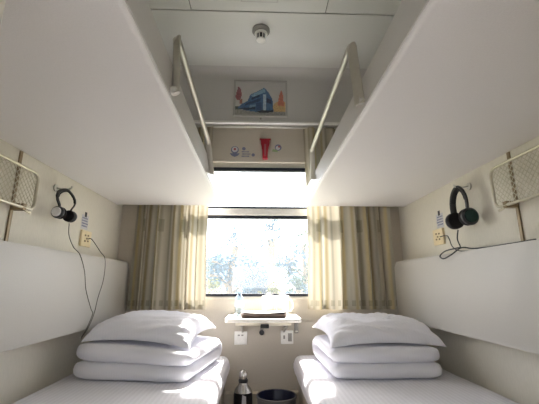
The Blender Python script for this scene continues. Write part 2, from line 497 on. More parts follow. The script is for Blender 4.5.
# ================================================================== UPPER BERTHS
def upper_berth(s):
    side = 'left' if s < 0 else 'right'
    lab = ('pale vinyl upper berth with low white guard rail, above the berth with the %s headphones' % ('silver-cupped' if s < 0 else 'black'))
    t = thing('upper_berth', lab, 'berth', (s * 0.66, -1.0, ZF), 'upper berths')
    def q(x): return s * x
    xi, y0, y1 = (0.300 if s < 0 else 0.309), -2.06, -0.10
    # padded shell: rounded lower inner edge
    pr = [(1.018, 0.0)] + [(xi + 0.014 - 0.014 * math.sin(math.radians(15 * k)), 0.014 - 0.014 * math.cos(math.radians(15 * k))) for k in range(7)] + [(xi, 0.110), (xi + 0.012, 0.122), (1.018, 0.122)]
    b = B()
    prism(b, [(q(x), ZF + z) for x, z in pr], 1, y0, y1)
    obj('berth_shell', b, 'vinyl', t, True, 40)
    b = B(); box(b, min(q(xi + 0.03), q(1.01)), max(q(xi + 0.03), q(1.01)), y0 + 0.02, y1 - 0.03, ZF + 0.122, ZF + 0.18, 0.02, 3)
    obj('mattress', b, 'sheet', t, True)
    b = B(); box(b, min(q(xi - 0.003), q(xi + 0.002)), max(q(xi - 0.003), q(xi + 0.002)), y0 + 0.002, y1 - 0.002, ZF + 0.012, ZF + 0.114, 0.001, 1)  # thin added strip that carries the painted shade of the berth side
    obj('side_shade', b, 'vinyl_shaded', t)
    # guard rail
    if s < 0:
        n0, n1 = Vector((-0.282, -1.545, 1.506)), Vector((-0.291, -1.545, 1.702))
        f1, f0 = Vector((-0.284, -0.870, 1.645)), Vector((-0.278, -0.75, 1.512))
    else:
        n0, n1 = Vector((0.293, -1.503, 1.505)), Vector((0.281, -1.490, 1.735))
        f1, f0 = Vector((0.277, -0.640, 1.700)), Vector((0.290, -0.56, 1.545))
    g = thing_part('guard_rail', t, n0)
    b = B(); tube(b, [n0, n1 + (n0 - n1).normalized() * 0.012, n1 + Vector((0, 0.004, 0))], 0.008, 10, True, 2.2)
    obj('rail_post', b, 'rail_metal', g, True)
    bar = [n1 + Vector((0, -0.004, -0.012)), n1 + Vector((0, 0.014, 0.0)), n1.lerp(f1, 0.5), f1 - Vector((0, 0.02, 0)), f1 + Vector((0, 0.006, -0.012))]
    b = B(); tube(b, bar, 0.0115, 10)
    obj('rail_bar', b, 'rail_metal', g, True)
    b = B(); tube(b, [f1 + Vector((0, -0.004, 0.0)), f1.lerp(f0, 0.5), f0], 0.008, 10, True, 2.2)
    obj('rail_post', b, 'rail_metal', g, True)
    for p in (n0, f0):
        b = B(); lathe(b, [(0.013, -s * 0.004), (0.013, s * (xi - 0.002 - abs(p.x)))], (p.x, p.y, p.z + 0.012), 12, 'X')
        obj('bolt', b, 'aluminium', g, True)
    return t

def thing_part(name, parent, loc):
    o = bpy.data.objects.new(name, None); COL.objects.link(o)
    o.location = loc; o.parent = parent; o.matrix_parent_inverse = parent_world(parent).inverted()
    return o
upper_berth(-1); upper_berth(1)

# ================================================================== LOWER BERTHS
def add_uv(o, fn):
    me = o.data; uv = me.uv_layers.new(name='UVMap')
    for l in me.loops:
        uv.data[l.index].uv = fn(me.vertices[l.vertex_index].co)

def lower_berth(s):
    t = thing('lower_berth', '%s lower berth with a white striped sheet over its mattress' % ('left' if s < 0 else 'right'), 'berth', (s * 0.6, -1.0, 0), 'lower berths')
    xi = 0.205 if s < 0 else 0.205
    b = B(); box(b, min(s * 0.235, s * 1.015), max(s * 0.235, s * 1.015), -2.02, -0.075, 0.0, 0.40, 0.006)
    obj('berth_base', b, 'base_grey', t, True)
    # mattress under the sheet, soft rounded edges
    nx, ny = 26, 48
    b = B(); rows = []
    x0, x1, y0, y1 = xi, 1.012, -2.03, -0.09
    r = 0.045
    prof = []
    # profile across x: up the aisle side, over the top, down at the wall
    prof.append((0.008, 0.385)); prof.append((0.0, 0.42)); prof.append((0.0, 0.5 - r))
    for k in range(1, 6):
        a = math.radians(180 - 90 * k / 5); prof.append((r + r * math.cos(a), 0.5 - r + r * math.sin(a)))
    for k in range(1, 14): prof.append((r + (x1 - x0 - 2 * r) * k / 13, 0.5))
    prof.append((x1 - x0, 0.47)); prof.append((x1 - x0, 0.385))
    for j in range(ny + 1):
        v = j / ny; y = y0 + (y1 - y0) * v
        e = min(1.0, (y1 - y) / 0.05, (y - y0) / 0.05); e = math.sqrt(max(0.0, 1 - (1 - e) ** 2)) if e < 1 else 1
        row = []
        for px, pz in prof:
            z = pz
            if pz > 0.44: z = 0.44 + (pz - 0.44) * (0.25 + 0.75 * e)
            n = noise.noise(Vector((px * 5 + s * 7, y * 3, 1.3))) * 0.004 if pz > 0.45 else noise.noise(Vector((pz * 8, y * 6, 4.2))) * 0.004
            row.append(b.verts.new((s * (x0 + px + (n if pz <= 0.45 else 0)), y, z + (n if pz > 0.45 else 0))))
        rows.append(row)
    for j in range(ny):
        for i in range(len(prof) - 1):
            b.faces.new((rows[j][i], rows[j][i + 1], rows[j + 1][i + 1], rows[j + 1][i]))
    b.faces.new(rows[0]); b.faces.new(rows[-1][::-1])
    m = obj('sheeted_mattress', b, 'sheet', t, True, 60)
    add_uv(m, lambda c: (c.x + c.z * 0.5, c.y))
    return t
lower_berth(-1); lower_berth(1)

def backrest(s):
    b = B(); pr = rrect(-2.03, -0.030 if s < 0 else -0.075, 0.712, 1.092, 0.035, 6)
    prism(b, pr, 0, min(s * 0.922, s * 1.018), max(s * 0.922, s * 1.018))
    es = [e for e in b.edges if all(abs(abs(v.co.x) - 0.922) < 1e-4 for v in e.verts)]
    bmesh.ops.bevel(b, geom=es, offset=0.018, segments=3, profile=0.5, affect='EDGES')
    o = obj('backrest_cushion', b, 'cushion', None, True, 50)
    tag(o, 'long off-white padded backrest on the %s wall above the berth' % ('left' if s < 0 else 'right'), 'backrest', 'wall backrests')
backrest(-1); backrest(1)

# ================================================================== QUILTS AND PILLOWS
def folded_quilt(s, c, rot, wid, dep, h0, h1, label):
    """quilt folded back on itself: a U of two layers, open to the front, swept along x"""
    b = B(); NX = 34; rings = []
    for i in range(NX + 1):
        u = -1 + 2 * i / NX
        e = max(0.0, 1 - abs(u) ** 9) ** 0.45
        h = (h0 + (h1 - h0) * (u + 1) / 2)
        hh = h * (0.12 + 0.88 * e)
        wv = noise.noise(Vector((u * 2.2, s * 3.1, 0.4))) * 0.012
        yf = -dep / 2 + wv + (1 - e) * 0.03; yb = dep / 2 - 2 * h
        cl = []
        z1, z2 = h, 3 * h - 0.004
        for k in range(9): cl.append((yf + (yb - yf) * k / 8, z1))
        zm = (z1 + z2) / 2; R = (z2 - z1) / 2
        for k in range(1, 8):
            a = math.radians(-90 + 180 * k / 8); cl.append((yb + R * math.cos(a) * 1.3, zm + R * math.sin(a)))
        for k in range(9): cl.append((yb + (yf + 0.008 - yb) * k / 8, z2))
        # offset outline
        L, Rr = [], []
        for k, p in enumerate(cl):
            q0, q1 = cl[max(0, k - 1)], cl[min(len(cl) - 1, k + 1)]
            d = Vector((q1[0] - q0[0], q1[1] - q0[1])).normalized(); n = Vector((-d.y, d.x))
            bul = 1.0 + 0.10 * noise.noise(Vector((u * 3, p[0] * 7, p[1] * 20 + s)))
            L.append((p[0] + n.x * hh * 0.97, p[1] + n.y * hh * bul * 0.97)); Rr.append((p[0] - n.x * hh * 0.985, p[1] - n.y * hh * 0.985))
        def tip(p, d):
            o_ = []
            for k in range(1, 6):
                a = math.radians(180 * k / 6)
                o_.append((p[0] - math.sin(a) * hh * 0.9, p[1] + d * math.cos(a) * hh * 0.97))
            return o_
        ring = L + tip(cl[-1], -1) + Rr[::-1] + tip(cl[0], -1)
        rings.append([b.verts.new((u * wid / 2, y, max(0.0, z))) for y, z in ring])
    n = len(rings[0])
    for i in range(NX):
        for k in range(n): b.faces.new((rings[i][k], rings[i][(k + 1) % n], rings[i + 1][(k + 1) % n], rings[i + 1][k]))
    b.faces.new(rings[0][::-1]); b.faces.new(rings[-1])
    o = obj('folded_quilt', b, 'linen', None, True, 70)
    add_uv(o, lambda q: (q.x, q.y))
    o.location = c; o.rotation_euler = (0, 0, math.radians(rot))
    tag(o, label, 'quilt', 'folded quilts')
    return o

def pillow(s, c, rot, a, bb, up, dn, tilt, label, droop=0.022):
    b = B(); N, M = 44, 36
    def pt(u, v, top):
        f = (max(0, 1 - abs(u) ** 4.5) ** 0.48) * (max(0, 1 - abs(v) ** 4.0) ** 0.48)
        x = a * u * (1 - 0.07 * (1 - v * v) * abs(u) ** 4); y = bb * v * (1 - 0.08 * (1 - u * u) * abs(v) ** 4)
        w = 0.0
        if top:
            # creases fanning from the aisle-side corner
            ang = u * 1.0 + v * 2.4 * s
            w = (abs(noise.noise(Vector((ang * 2.6 + s, (u - v) * 0.7, 0.3 + s)))) - 0.2) * 0.040 + noise.noise(Vector((u * 4 + 9, v * 7, s))) * 0.005
            w *= min(1, f * 1.6)
        z = up * f + w if top else -dn * f
        z -= droop * (u * u * v * v) + droop * 0.6 * (abs(v) ** 4 if v < 0 else 0)
        return Vector((x, y, z))
    T = [[None] * (M + 1) for _ in range(N + 1)]; L = [[None] * (M + 1) for _ in range(N + 1)]
    for i in range(N + 1):
        for j in range(M + 1):
            u = -1 + 2 * i / N; v = -1 + 2 * j / M
            u = math.sin(u * math.pi / 2) * 0.5 + u * 0.5; v = math.sin(v * math.pi / 2) * 0.5 + v * 0.5
            T[i][j] = b.verts.new(pt(u, v, True))
            edge = i in (0, N) or j in (0, M)
            L[i][j] = T[i][j] if edge else b.verts.new(pt(u, v, False))
    for i in range(N):
        for j in range(M):
            b.faces.new((T[i][j], T[i + 1][j], T[i + 1][j + 1], T[i][j + 1]))
            f = (L[i][j], L[i][j + 1], L[i + 1][j + 1], L[i + 1][j])
            if len(set(f)) == 4:
                try: b.faces.new(f)
                except ValueError: pass
    o = obj('pillow', b, 'linen', None, True, 80)
    add_uv(o, lambda q: (q.x * 0.8 + q.y * 0.6, q.y))
    o.location = c; o.rotation_euler = (math.radians(tilt[0]), math.radians(tilt[1]), math.radians(rot))
    tag(o, label, 'pillow', 'pillows')
    return o

folded_quilt(-1, (-0.580, -0.448, 0.503), -10, 0.600, 0.54, 0.042, 0.034, 'white quilt folded in two on the left berth, under the pillow')
folded_quilt(1, (0.594, -0.450, 0.503), 1, 0.555, 0.54, 0.036, 0.036, 'white quilt folded in two on the right berth, under the pillow')
pillow(-1, (-0.590, -0.450, 0.702), -8, 0.276, 0.245, 0.076, 0.014, (3, 2.5), 'creased white pillow with a sunlit corner, on the left folded quilt')
pillow(1, (0.612, -0.455, 0.687), 2, 0.292, 0.25, 0.076, 0.014, (3, 0), 'plump white pillow on the right folded quilt, beside the shaded wall')

# ================================================================== CURTAINS
def curtain(s, xa, xb, label):
    """xa: window-side edge, xb: corner-side edge"""
    b = B(); NU, NV = 150, 16; z0, z1 = 0.775, 2.112
    rows = []; us = []
    for j in range(NV + 1):
        v = j / NV; z = z0 + (z1 - z0) * v
        row = []; acc = 0.0; prev = None; ur = []
        for i in range(NU + 1):
            t = i / NU
            flare = 1 + 0.02 * (1 - v)
            ph = t * 2 * math.pi * 5.6 + 1.3 * math.sin(t * 7 + s) + 0.25 * math.sin(v * 3 + t * 5)
            amp = 0.034 + 0.010 * math.sin(t * 11.0 + 1.7 * s)
            d = amp * (0.6 + 0.4 * (1 - v)) * (math.sin(ph) + 0.28 * math.sin(2.3 * ph + v * 1.5))
            x = xa + (xb - xa) * t * (flare if t > 0.5 else 1) + 0.016 * math.cos(ph * 1.0 + 0.6) * (1 - 0.4 * v) + s * 0.010 * math.sin(v * 4) * (1 - t)
            y = -0.050 + d * 0.8
            p = Vector((x, y, z))
            if prev is not None: acc += (Vector((p.x, p.y, 0)) - Vector((prev.x, prev.y, 0))).length
            prev = p; ur.append(acc); row.append(b.verts.new(p))
        rows.append(row); us.append(ur)
    for j in range(NV):
        for i in range(NU): b.faces.new((rows[j][i], rows[j][i + 1], rows[j + 1][i + 1], rows[j + 1][i]))
    b.verts.index_update()
    idx = {}
    for j in range(NV + 1):
        for i in range(NU + 1): idx[rows[j][i].index] = (us[8][i], (j / NV) * (z1 - z0))
    o = obj('curtain', b, 'curtain_cloth', None, True, 180)
    uv = o.data.uv_layers.new(name='UVMap')
    for l in o.data.loops: uv.data[l.index].uv = idx[l.vertex_index]
    tag(o, label, 'curtain', 'window curtains')
curtain(-1, -0.392, -0.878, 'beige striped curtain drawn to the left side of the window')
curtain(1, 0.322, 0.908, 'beige striped curtain drawn to the right side of the window')
b = B(); tube(b, [(-1.0, -0.050, 2.116), (1.0, -0.050, 2.116)], 0.008, 8)
tag(obj('curtain_rail', b, 'aluminium', None, True), 'thin metal curtain rail under the grey bulkhead', 'rail')

# ================================================================== TABLE BY THE WINDOW
TZ = 0.745; TY = -0.375
tb = thing('folding_table', 'small cream folding table under the window', 'table', (0.004, -0.002, 0.70))
b = B()
pl = [(-0.222, TY + 0.02), (-0.205, TY), (0.213, TY), (0.230, TY + 0.02), (0.232, -0.003), (-0.224, -0.003)]
prism(b, pl, 2, TZ - 0.022, TZ)
bmesh.ops.bevel(b, geom=[e for e in b.edges if abs(e.verts[0].co.z - e.verts[1].co.z) < 1e-5], offset=0.004, segments=2, profile=0.5, affect='EDGES')
obj('tabletop', b, 'table_white', tb, True)
b = B(); box(b, -0.16, 0.17, TY + 0.02, -0.003, TZ - 0.040, TZ - 0.0225, 0.004)
obj('apron', b, 'table_edge', tb, True)
lt = obj('latch', box(B(), -0.012, 0.038, TY - 0.006, TY + 0.03, TZ - 0.052, TZ - 0.030, 0.004), 'plastic_black', tb, True)
for x in (-0.13, 0.15):
    b = B(); prism(b, [(-0.006, TZ - 0.042), (-0.30, TZ - 0.042), (-0.28, TZ - 0.055), (-0.03, TZ - 0.12), (-0.006, TZ - 0.12)], 0, x - 0.004, x + 0.004)
    obj('bracket', b, 'aluminium', tb)

# items on the table
t = thing('serving_tray', 'dark brown tray with upturned rim on the folding table', 'tray', (0.0, -0.27, TZ))
b = B()
o1 = rrect(-0.135, 0.150, -0.345, -0.185, 0.02, 4); i1 = rrect(-0.118, 0.133, -0.330, -0.200, 0.014, 4)
z0, z1 = TZ + 0.001, TZ + 0.024
vo = [b.verts.new((x, y, z1)) for x, y in o1]; vi = [b.verts.new((x, y, z0 + 0.004)) for x, y in i1]
vb = [b.verts.new((x * 0.9 + 0.001, -0.265 + (y + 0.265) * 0.9, z0)) for x, y in o1]
n = len(o1)
for k in range(n):
    b.faces.new((vo[k], vo[(k + 1) % n], vi[(k + 1) % n], vi[k])); b.faces.new((vb[k], vb[(k + 1) % n], vo[(k + 1) % n], vo[k]))
b.faces.new(vi); b.faces.new(vb[::-1])
obj('tray_body', b, 'tray_brown', t)
# brochure with a curled page lying over the tray
b = B(); NU = 14
for lay in range(2):
    rows = []
    for j in (0, 1):
        rows.append([b.verts.new((-0.128 + 0.268 * i / NU, -0.335 + 0.135 * j, TZ + 0.027 + lay * 0.003 + 0.010 * (abs(i / NU - 0.45) * 2) ** 2.2 * (1 if i < NU / 2 else 0.6))) for i in range(NU + 1)])
    for i in range(NU): b.faces.new((rows[0][i], rows[0][i + 1], rows[1][i + 1], rows[1][i]))
    if lay == 0: low = rows
    else:
        for j in (0, 1):
            for i in range(NU): b.faces.new((low[j][i], low[j][i + 1], rows[j][i + 1], rows[j][i]))
        for i in (0, NU): b.faces.new((low[0][i], low[1][i], rows[1][i], rows[0][i]))
tag(obj('brochure', b, 'paper', None, True, 60), 'white leaflet with curled ends lying on the brown tray', 'leaflet')

def mug(x, y, r, h, ang, label):
    t = thing('mug', label, 'mug', (x, y, TZ), 'white mugs')
    b = B(); lathe(b, [(r * 0.72, 0.001), (r * 0.82, 0.006), (r * 0.97, h * 0.35), (r, h), (r - 0.004, h), (r * 0.92, h * 0.35), (r * 0.7, 0.01), (0, 0.009)], (x, y, TZ), 28)
    obj('cup', b, 'porcelain', t, True)
    c, s_ = math.cos(ang), math.sin(ang)
    pts = [(x + c * (r - 0.004 + d), y + s_ * (r - 0.004 + d), TZ + z) for d, z in ((0, h * 0.82), (0.02, h * 0.85), (0.032, h * 0.65), (0.03, h * 0.4), (0.015, h * 0.24), (-0.002, h * 0.22))]
    b = B(); tube(b, smooth_path(pts, 4), 0.0045, 8)
    obj('handle', b, 'porcelain', t, True)
    b = B(); lathe(b, [(r + 0.003, h + 0.0005), (r + 0.003, h + 0.006), (r * 0.6, h + 0.012), (0.007, h + 0.014), (0.009, h + 0.024), (0.0, h + 0.028)], (x, y, TZ), 24)
    obj('lid', b, 'porcelain', t, True)
mug(0.045, -0.115, 0.043, 0.115, math.radians(250), 'white lidded porcelain mug, the left one of the pair on the table')
mug(0.135, -0.105, 0.043, 0.115, math.radians(-20), 'white lidded porcelain mug, the right one of the pair on the table')
t = thing('water_bottle', 'clear plastic water bottle with pale blue cap on the table', 'bottle', (-0.150, -0.12, TZ))
b = B(); lathe(b, [(0.026, 0.001), (0.030, 0.006), (0.030, 0.04), (0.028, 0.045), (0.030, 0.05), (0.030, 0.095), (0.022, 0.118), (0.013, 0.130), (0.013, 0.142)], (-0.150, -0.12, TZ), 24)
obj('bottle_body', b, 'clear_plastic', t, True)
mat('cap_blue', (190, 215, 228), 0.4); mat('label_blue', (205, 222, 232), 0.5)
b = B(); lathe(b, [(0.015, 0.1425), (0.015, 0.160), (0.0, 0.162)], (-0.150, -0.12, TZ), 20)
obj('bottle_cap', b, 'cap_blue', t, True)
b = B(); lathe(b, [(0.0306, 0.052), (0.0306, 0.090)], (-0.150, -0.12, TZ), 24)
obj('bottle_label', b, 'label_blue', t, True)

# ================================================================== FITTINGS ON THE WINDOW WALL
def wall_socket(x, z, label, style):
    t = thing('wall_socket', label, 'socket', (x, 0, z), 'sockets under the table')
    obj('plate', box(B(), x - 0.043, x + 0.043, -0.010, -0.0005, z - 0.043, z + 0.043, 0.003), 'plastic_white', t, True)
    if style == 0:
        for dx in (-0.012, 0.012): obj('slot', box(B(), x + dx - 0.008, x + dx + 0.006, -0.0115, -0.0095, z + 0.014, z + 0.022), 'plastic_grey', t)
        obj('cover', box(B(), x - 0.03, x + 0.03, -0.013, -0.0102, z - 0.034, z + 0.008, 0.001), 'plastic_white', t)
    else:
        obj('switch', box(B(), x + 0.006, x + 0.032, -0.014, -0.0102, z - 0.026, z + 0.026, 0.002), 'plastic_grey', t)
        obj('indicator', box(B(), x - 0.026, x - 0.014, -0.012, -0.0102, z - 0.010, z + 0.012), 'plastic_grey', t)
wall_socket(-0.142, 0.588, 'white square socket plate under the left side of the table', 0)
wall_socket(0.172, 0.592, 'white square switch plate under the right side of the table', 1)
t = thing('table_lock', 'small dark keyhole lock below the table latch', 'lock', (-0.008, 0, 0.622))
b = B(); lathe(b, [(0.017, -0.0005), (0.017, -0.008), (0.013, -0.012), (0.0, -0.012)], (0.0, 0, 0.622), 18, 'Y')
obj('lock_body', b, 'plastic_dark', t, True)
obj('lock_plate', box(B(), -0.012, 0.012, -0.004, -0.0005, 0.638, 0.676, 0.001), 'plastic_grey', t)
t = thing('table_catch', 'grey metal catch at the right end below the table', 'catch', (0.235, 0, 0.64))
obj('catch_plate', box(B(), 0.222, 0.250, -0.020, -0.0005, 0.618, 0.688, 0.004), 'plastic_grey', t, True)
b = B(); tube(b, [(0.226, -0.022, 0.63), (0.246, -0.022, 0.63)], 0.005, 8)
obj('catch_pin', b, 'aluminium', t, True)

# emergency hammer in red holder
t = thing('emergency_hammer', 'red flared emergency hammer holder above the window', 'hammer', (0.019, 0, 1.862))
prf = [(0.0, 0.010), (0.11, 0.012), (0.135, 0.015), (0.155, 0.017)]
b = B()
prism(b, [(0.019 - 0.019, 1.868), (0.019 + 0.019, 1.868), (0.019 + 0.021, 1.93), (0.019 + 0.026, 1.985), (0.019 + 0.034, 1.998), (0.019 + 0.034, 2.024), (0.019 - 0.034, 2.024), (0.019 - 0.034, 1.998), (0.019 - 0.026, 1.985), (0.019 - 0.021, 1.93)], 1, -0.030, -0.0005)
bmesh.ops.bevel(b, geom=[e for e in b.edges if e.verts[0].co.y < -0.02 and e.verts[1].co.y < -0.02], offset=0.006, segments=2, profile=0.5, affect='EDGES')
obj('holder', b, 'red_plastic', t, True)
obj('hammer_head', box(B(), -0.024, 0.062, -0.022, -0.008, 2.0245, 2.034, 0.003), 'red_plastic', t, True)
obj('handle_groove', box(B(), 0.012, 0.026, -0.032, -0.0295, 1.89, 1.985, 0.001), 'sticker_red', t)

def disc(b, x, y, z, r, th, n=18, q=1.0):
    return prism(b, [(x + r * math.cos(2 * math.pi * k / n), z + r * q * math.sin(2 * math.pi * k / n)) for k in range(n)], 1, y - th, y)
# no-smoking style round sign with figure, left of the hammer
t = thing('wall_sticker', 'round pictogram sticker with a figure, farthest left above the window', 'sticker', (-0.213, 0, 1.90), 'stickers above the window')
obj('ring', disc(B(), -0.213, -0.0005, 1.945, 0.030, 0.0015), 'sticker_blue', t)
obj('face', disc(B(), -0.213, -0.0022, 1.948, 0.022, 0.0006), 'sticker_white', t)
obj('mark', disc(B(), -0.213, -0.003, 1.950, 0.010, 0.0006), 'sticker_red', t)
b = B(); prism(b, [(-0.252, 1.917), (-0.174, 1.917), (-0.190, 1.898), (-0.213, 1.888), (-0.236, 1.898)], 1, -0.002, -0.0005); obj('shield', b, 'sticker_blue', t)
t = thing('wall_sticker', 'instruction sticker with small diagrams and lines of print, beside the hammer', 'sticker', (-0.12, 0, 1.90), 'stickers above the window')
obj('backing', box(B(), -0.162, -0.060, -0.0015, -0.0005, 1.878, 1.975), 'wall_far_cream', t)
obj('diagram', disc(B(), -0.144, -0.0018, 1.955, 0.014, 0.0006), 'sticker_blue', t)
obj('diagram', disc(B(), -0.072, -0.0018, 1.905, 0.013, 0.0006), 'sticker_blue', t)
for k, (x0, x1) in enumerate(((-0.160, -0.105), (-0.158, -0.095), (-0.160, -0.110))):
    b = B(); x = x0
    rr = random.Random(k)
    while x < x1:
        w_ = rr.uniform(0.004, 0.009); box(b, x, x + w_, -0.0022, -0.0016, 1.925 - 0.018 * k, 1.935 - 0.018 * k); x += w_ + 0.003
    q = obj('print_line', b, 'sticker_blue', t); q['kind'] = 'stuff'
t = thing('wall_sticker', 'small round grey and red sticker to the right of the hammer', 'sticker', (0.112, 0, 1.94), 'stickers above the window')
obj('ring', disc(B(), 0.120, -0.0005, 1.968, 0.026, 0.0015), 'sticker_blue', t)
obj('face', disc(B(), 0.118, -0.0022, 1.965, 0.017, 0.0006), 'sticker_white', t)
obj('mark', disc(B(), 0.127, -0.003, 1.975, 0.009, 0.0006), 'sticker_red', t)
b = B(); prism(b, [(0.072, 1.935), (0.118, 1.930), (0.112, 1.950), (0.078, 1.955)], 1, -0.002, -0.0005); obj('tab', b, 'sticker_green', t)

# framed print of a blue train on the bulkhead
t = thing('framed_picture', 'silver-framed print of a blue train on the grey bulkhead', 'picture', (-0.02, BY, 2.166))
px0, px1, pz0, pz1 = -0.224, 0.184, 2.166, 2.470
b = B(); fw_ = 0.014
box(b, px0, px1, BY - 0.014, BY - 0.001, pz1 - fw_, pz1, 0.002); box(b, px0, px1, BY - 0.014, BY - 0.001, pz0, pz0 + fw_, 0.002)
box(b, px0, px0 + fw_, BY - 0.014, BY - 0.001, pz0 + fw_, pz1 - fw_, 0.002); box(b, px1 - fw_, px1, BY - 0.014, BY - 0.001, pz0 + fw_, pz1 - fw_, 0.002)
obj('picture_frame', b, 'frame_silver', t)
def inside(p, poly):
    r = False; n = len(poly)
    for i in range(n):
        (xa, ya), (xb, yb) = poly[i], poly[(i + 1) % n]
        if (ya > p[1]) != (yb > p[1]) and p[0] < (xb - xa) * (p[1] - ya) / (yb - ya) + xa: r = not r
    return r
LAY = [([(0, 0), (1, 0), (1, .13), (.7, .10), (.1, .16), (0, .2)], (150, 150, 146)),
       ([(0, .16), (.3, .2), (.3, .28), (0, .26)], (70, 84, 84)),
       ([(.0, .55), (.05, .86), (.1, .80), (.13, .62), (.1, .46), (.03, .44)], (140, 74, 80)),
       ([(.08, .46), (.14, .48), (.14, .34), (.09, .34)], (150, 96, 82)),
       ([(.68, .12), (1, .12), (1, .40), (.9, .46), (.78, .36)], (208, 172, 120)),
       ([(.84, .3), (.88, .62), (.92, .78), (.96, .6), (.97, .28)], (196, 112, 88)),
       ([(.04, .2), (.14, .34), (.24, .42), (.30, .62), (.46, .74), (.58, .84), (.66, .70), (.74, .50), (.76, .12), (.6, .08), (.4, .10), (.2, .14)], (62, 100, 146)),
       ([(.30, .60), (.46, .72), (.58, .82), (.60, .70), (.50, .64), (.36, .54)], (132, 172, 202)),
       ([(.20, .34), (.50, .52), (.50, .42), (.20, .28)], (34, 58, 96)),
       ([(.32, .52), (.48, .62), (.48, .55), (.32, .46)], (28, 48, 84)),
       ([(.555, .62), (.61, .64), (.61, .12), (.555, .11)], (186, 208, 228)),
       ([(.63, .52), (.72, .46), (.72, .34), (.63, .38)], (30, 44, 78)),
       ([(.42, .36), (.53, .40), (.53, .14), (.42, .14)], (40, 68, 114)),
       ([(.28, .28), (.40, .33), (.40, .26), (.28, .22)], (120, 156, 190)),
       ([(.06, .2), (.4, .24), (.4, .17), (.2, .15)], (30, 44, 70)),
       ([(.40, .13), (.75, .16), (.75, .09), (.5, .07)], (30, 36, 52))]
NXp, NZp = 72, 54
b = B(); cl = b.loops.layers.color.new('print')
ax0, ax1, az0, az1 = px0 + fw_, px1 - fw_, pz0 + fw_, pz1 - fw_
V = [[b.verts.new((ax0 + (ax1 - ax0) * i / NXp, BY - 0.005, az0 + (az1 - az0) * j / NZp)) for j in range(NZp + 1)] for i in range(NXp + 1)]
for i in range(NXp):
    for j in range(NZp):
        u_, v_ = (i + .5) / NXp, (j + .5) / NZp
        g = 0.5 + 0.5 * noise.noise(Vector((u_ * 5, v_ * 9, 2)))
        c = (186 + 10 * g, 186 + 6 * g, 184 + 8 * v_ * g)
        for poly, cc in LAY:
            if inside((u_, v_), poly):
                k = 1 + 0.18 * noise.noise(Vector((u_ * 30, v_ * 30, 5)))
                c = tuple(min(255, max(0, (x * 0.85 + 18) * k)) for x in cc)
        f = b.faces.new((V[i][j], V[i + 1][j], V[i + 1][j + 1], V[i][j + 1]))
        for l in f.loops: l[cl] = tuple(x / 255 for x in c) + (1,)
obj('print', b, 'printed', t)
b = B(); disc(b, -0.018, BY - 0.0005, 2.152, 0.008, 0.006, 10); obj('fixing_clip', b, 'plastic_grey', t)

# smoke detector on the ceiling
t = thing('smoke_detector', 'round white smoke detector on the grey ceiling', 'detector', (-0.021, -0.570, ZC))
c = (-0.021, -0.570, ZC)
b = B(); lathe(b, [(0.0, -0.0005), (0.056, -0.0005), (0.058, -0.014), (0.046, -0.026), (0.0, -0.026)], c, 28); obj('base', b, 'plastic_grey', t, True)
b = B(); lathe(b, [(0.036, -0.0262), (0.042, -0.03), (0.038, -0.038), (0.0, -0.038)], c, 28); obj('collar', b, 'plastic_white', t, True)
b = B(); lathe(b, [(0.026, -0.0382), (0.026, -0.074), (0.0, -0.074)], c, 20); obj('chamber', b, 'plastic_dark', t, True)
for k in range(8):
    a = 2 * math.pi * k / 8 + 0.39
    b = B(); tube(b, [(c[0] + 0.029 * math.cos(a), c[1] + 0.029 * math.sin(a), ZC - 0.038), (c[0] + 0.028 * math.cos(a), c[1] + 0.028 * math.sin(a), ZC - 0.076)], 0.004, 6)
    obj('fin', b, 'plastic_white', t)
b = B(); lathe(b, [(0.030, -0.0742), (0.029, -0.080), (0.020, -0.086), (0.0, -0.087)], c, 24); obj('cap', b, 'plastic_white', t, True)

# ceiling access hatch near the top of the view
t = thing('ceiling_hatch', 'flush rectangular hatch in the ceiling, at the top edge of the view', 'hatch', (-0.032, -1.0, ZC))
obj('hatch_frame', prism(B(), [(-0.142, -1.22), (0.078, -1.22), (0.078, -0.798), (-0.142, -0.798)], 2, ZC - 0.003, ZC - 0.0005), 'bulkhead_grey', t)
obj('hatch_panel', box(B(), -0.132, 0.068, -1.21, -0.808, ZC - 0.006, ZC - 0.0032, 0.001), 'ceiling_grey', t)

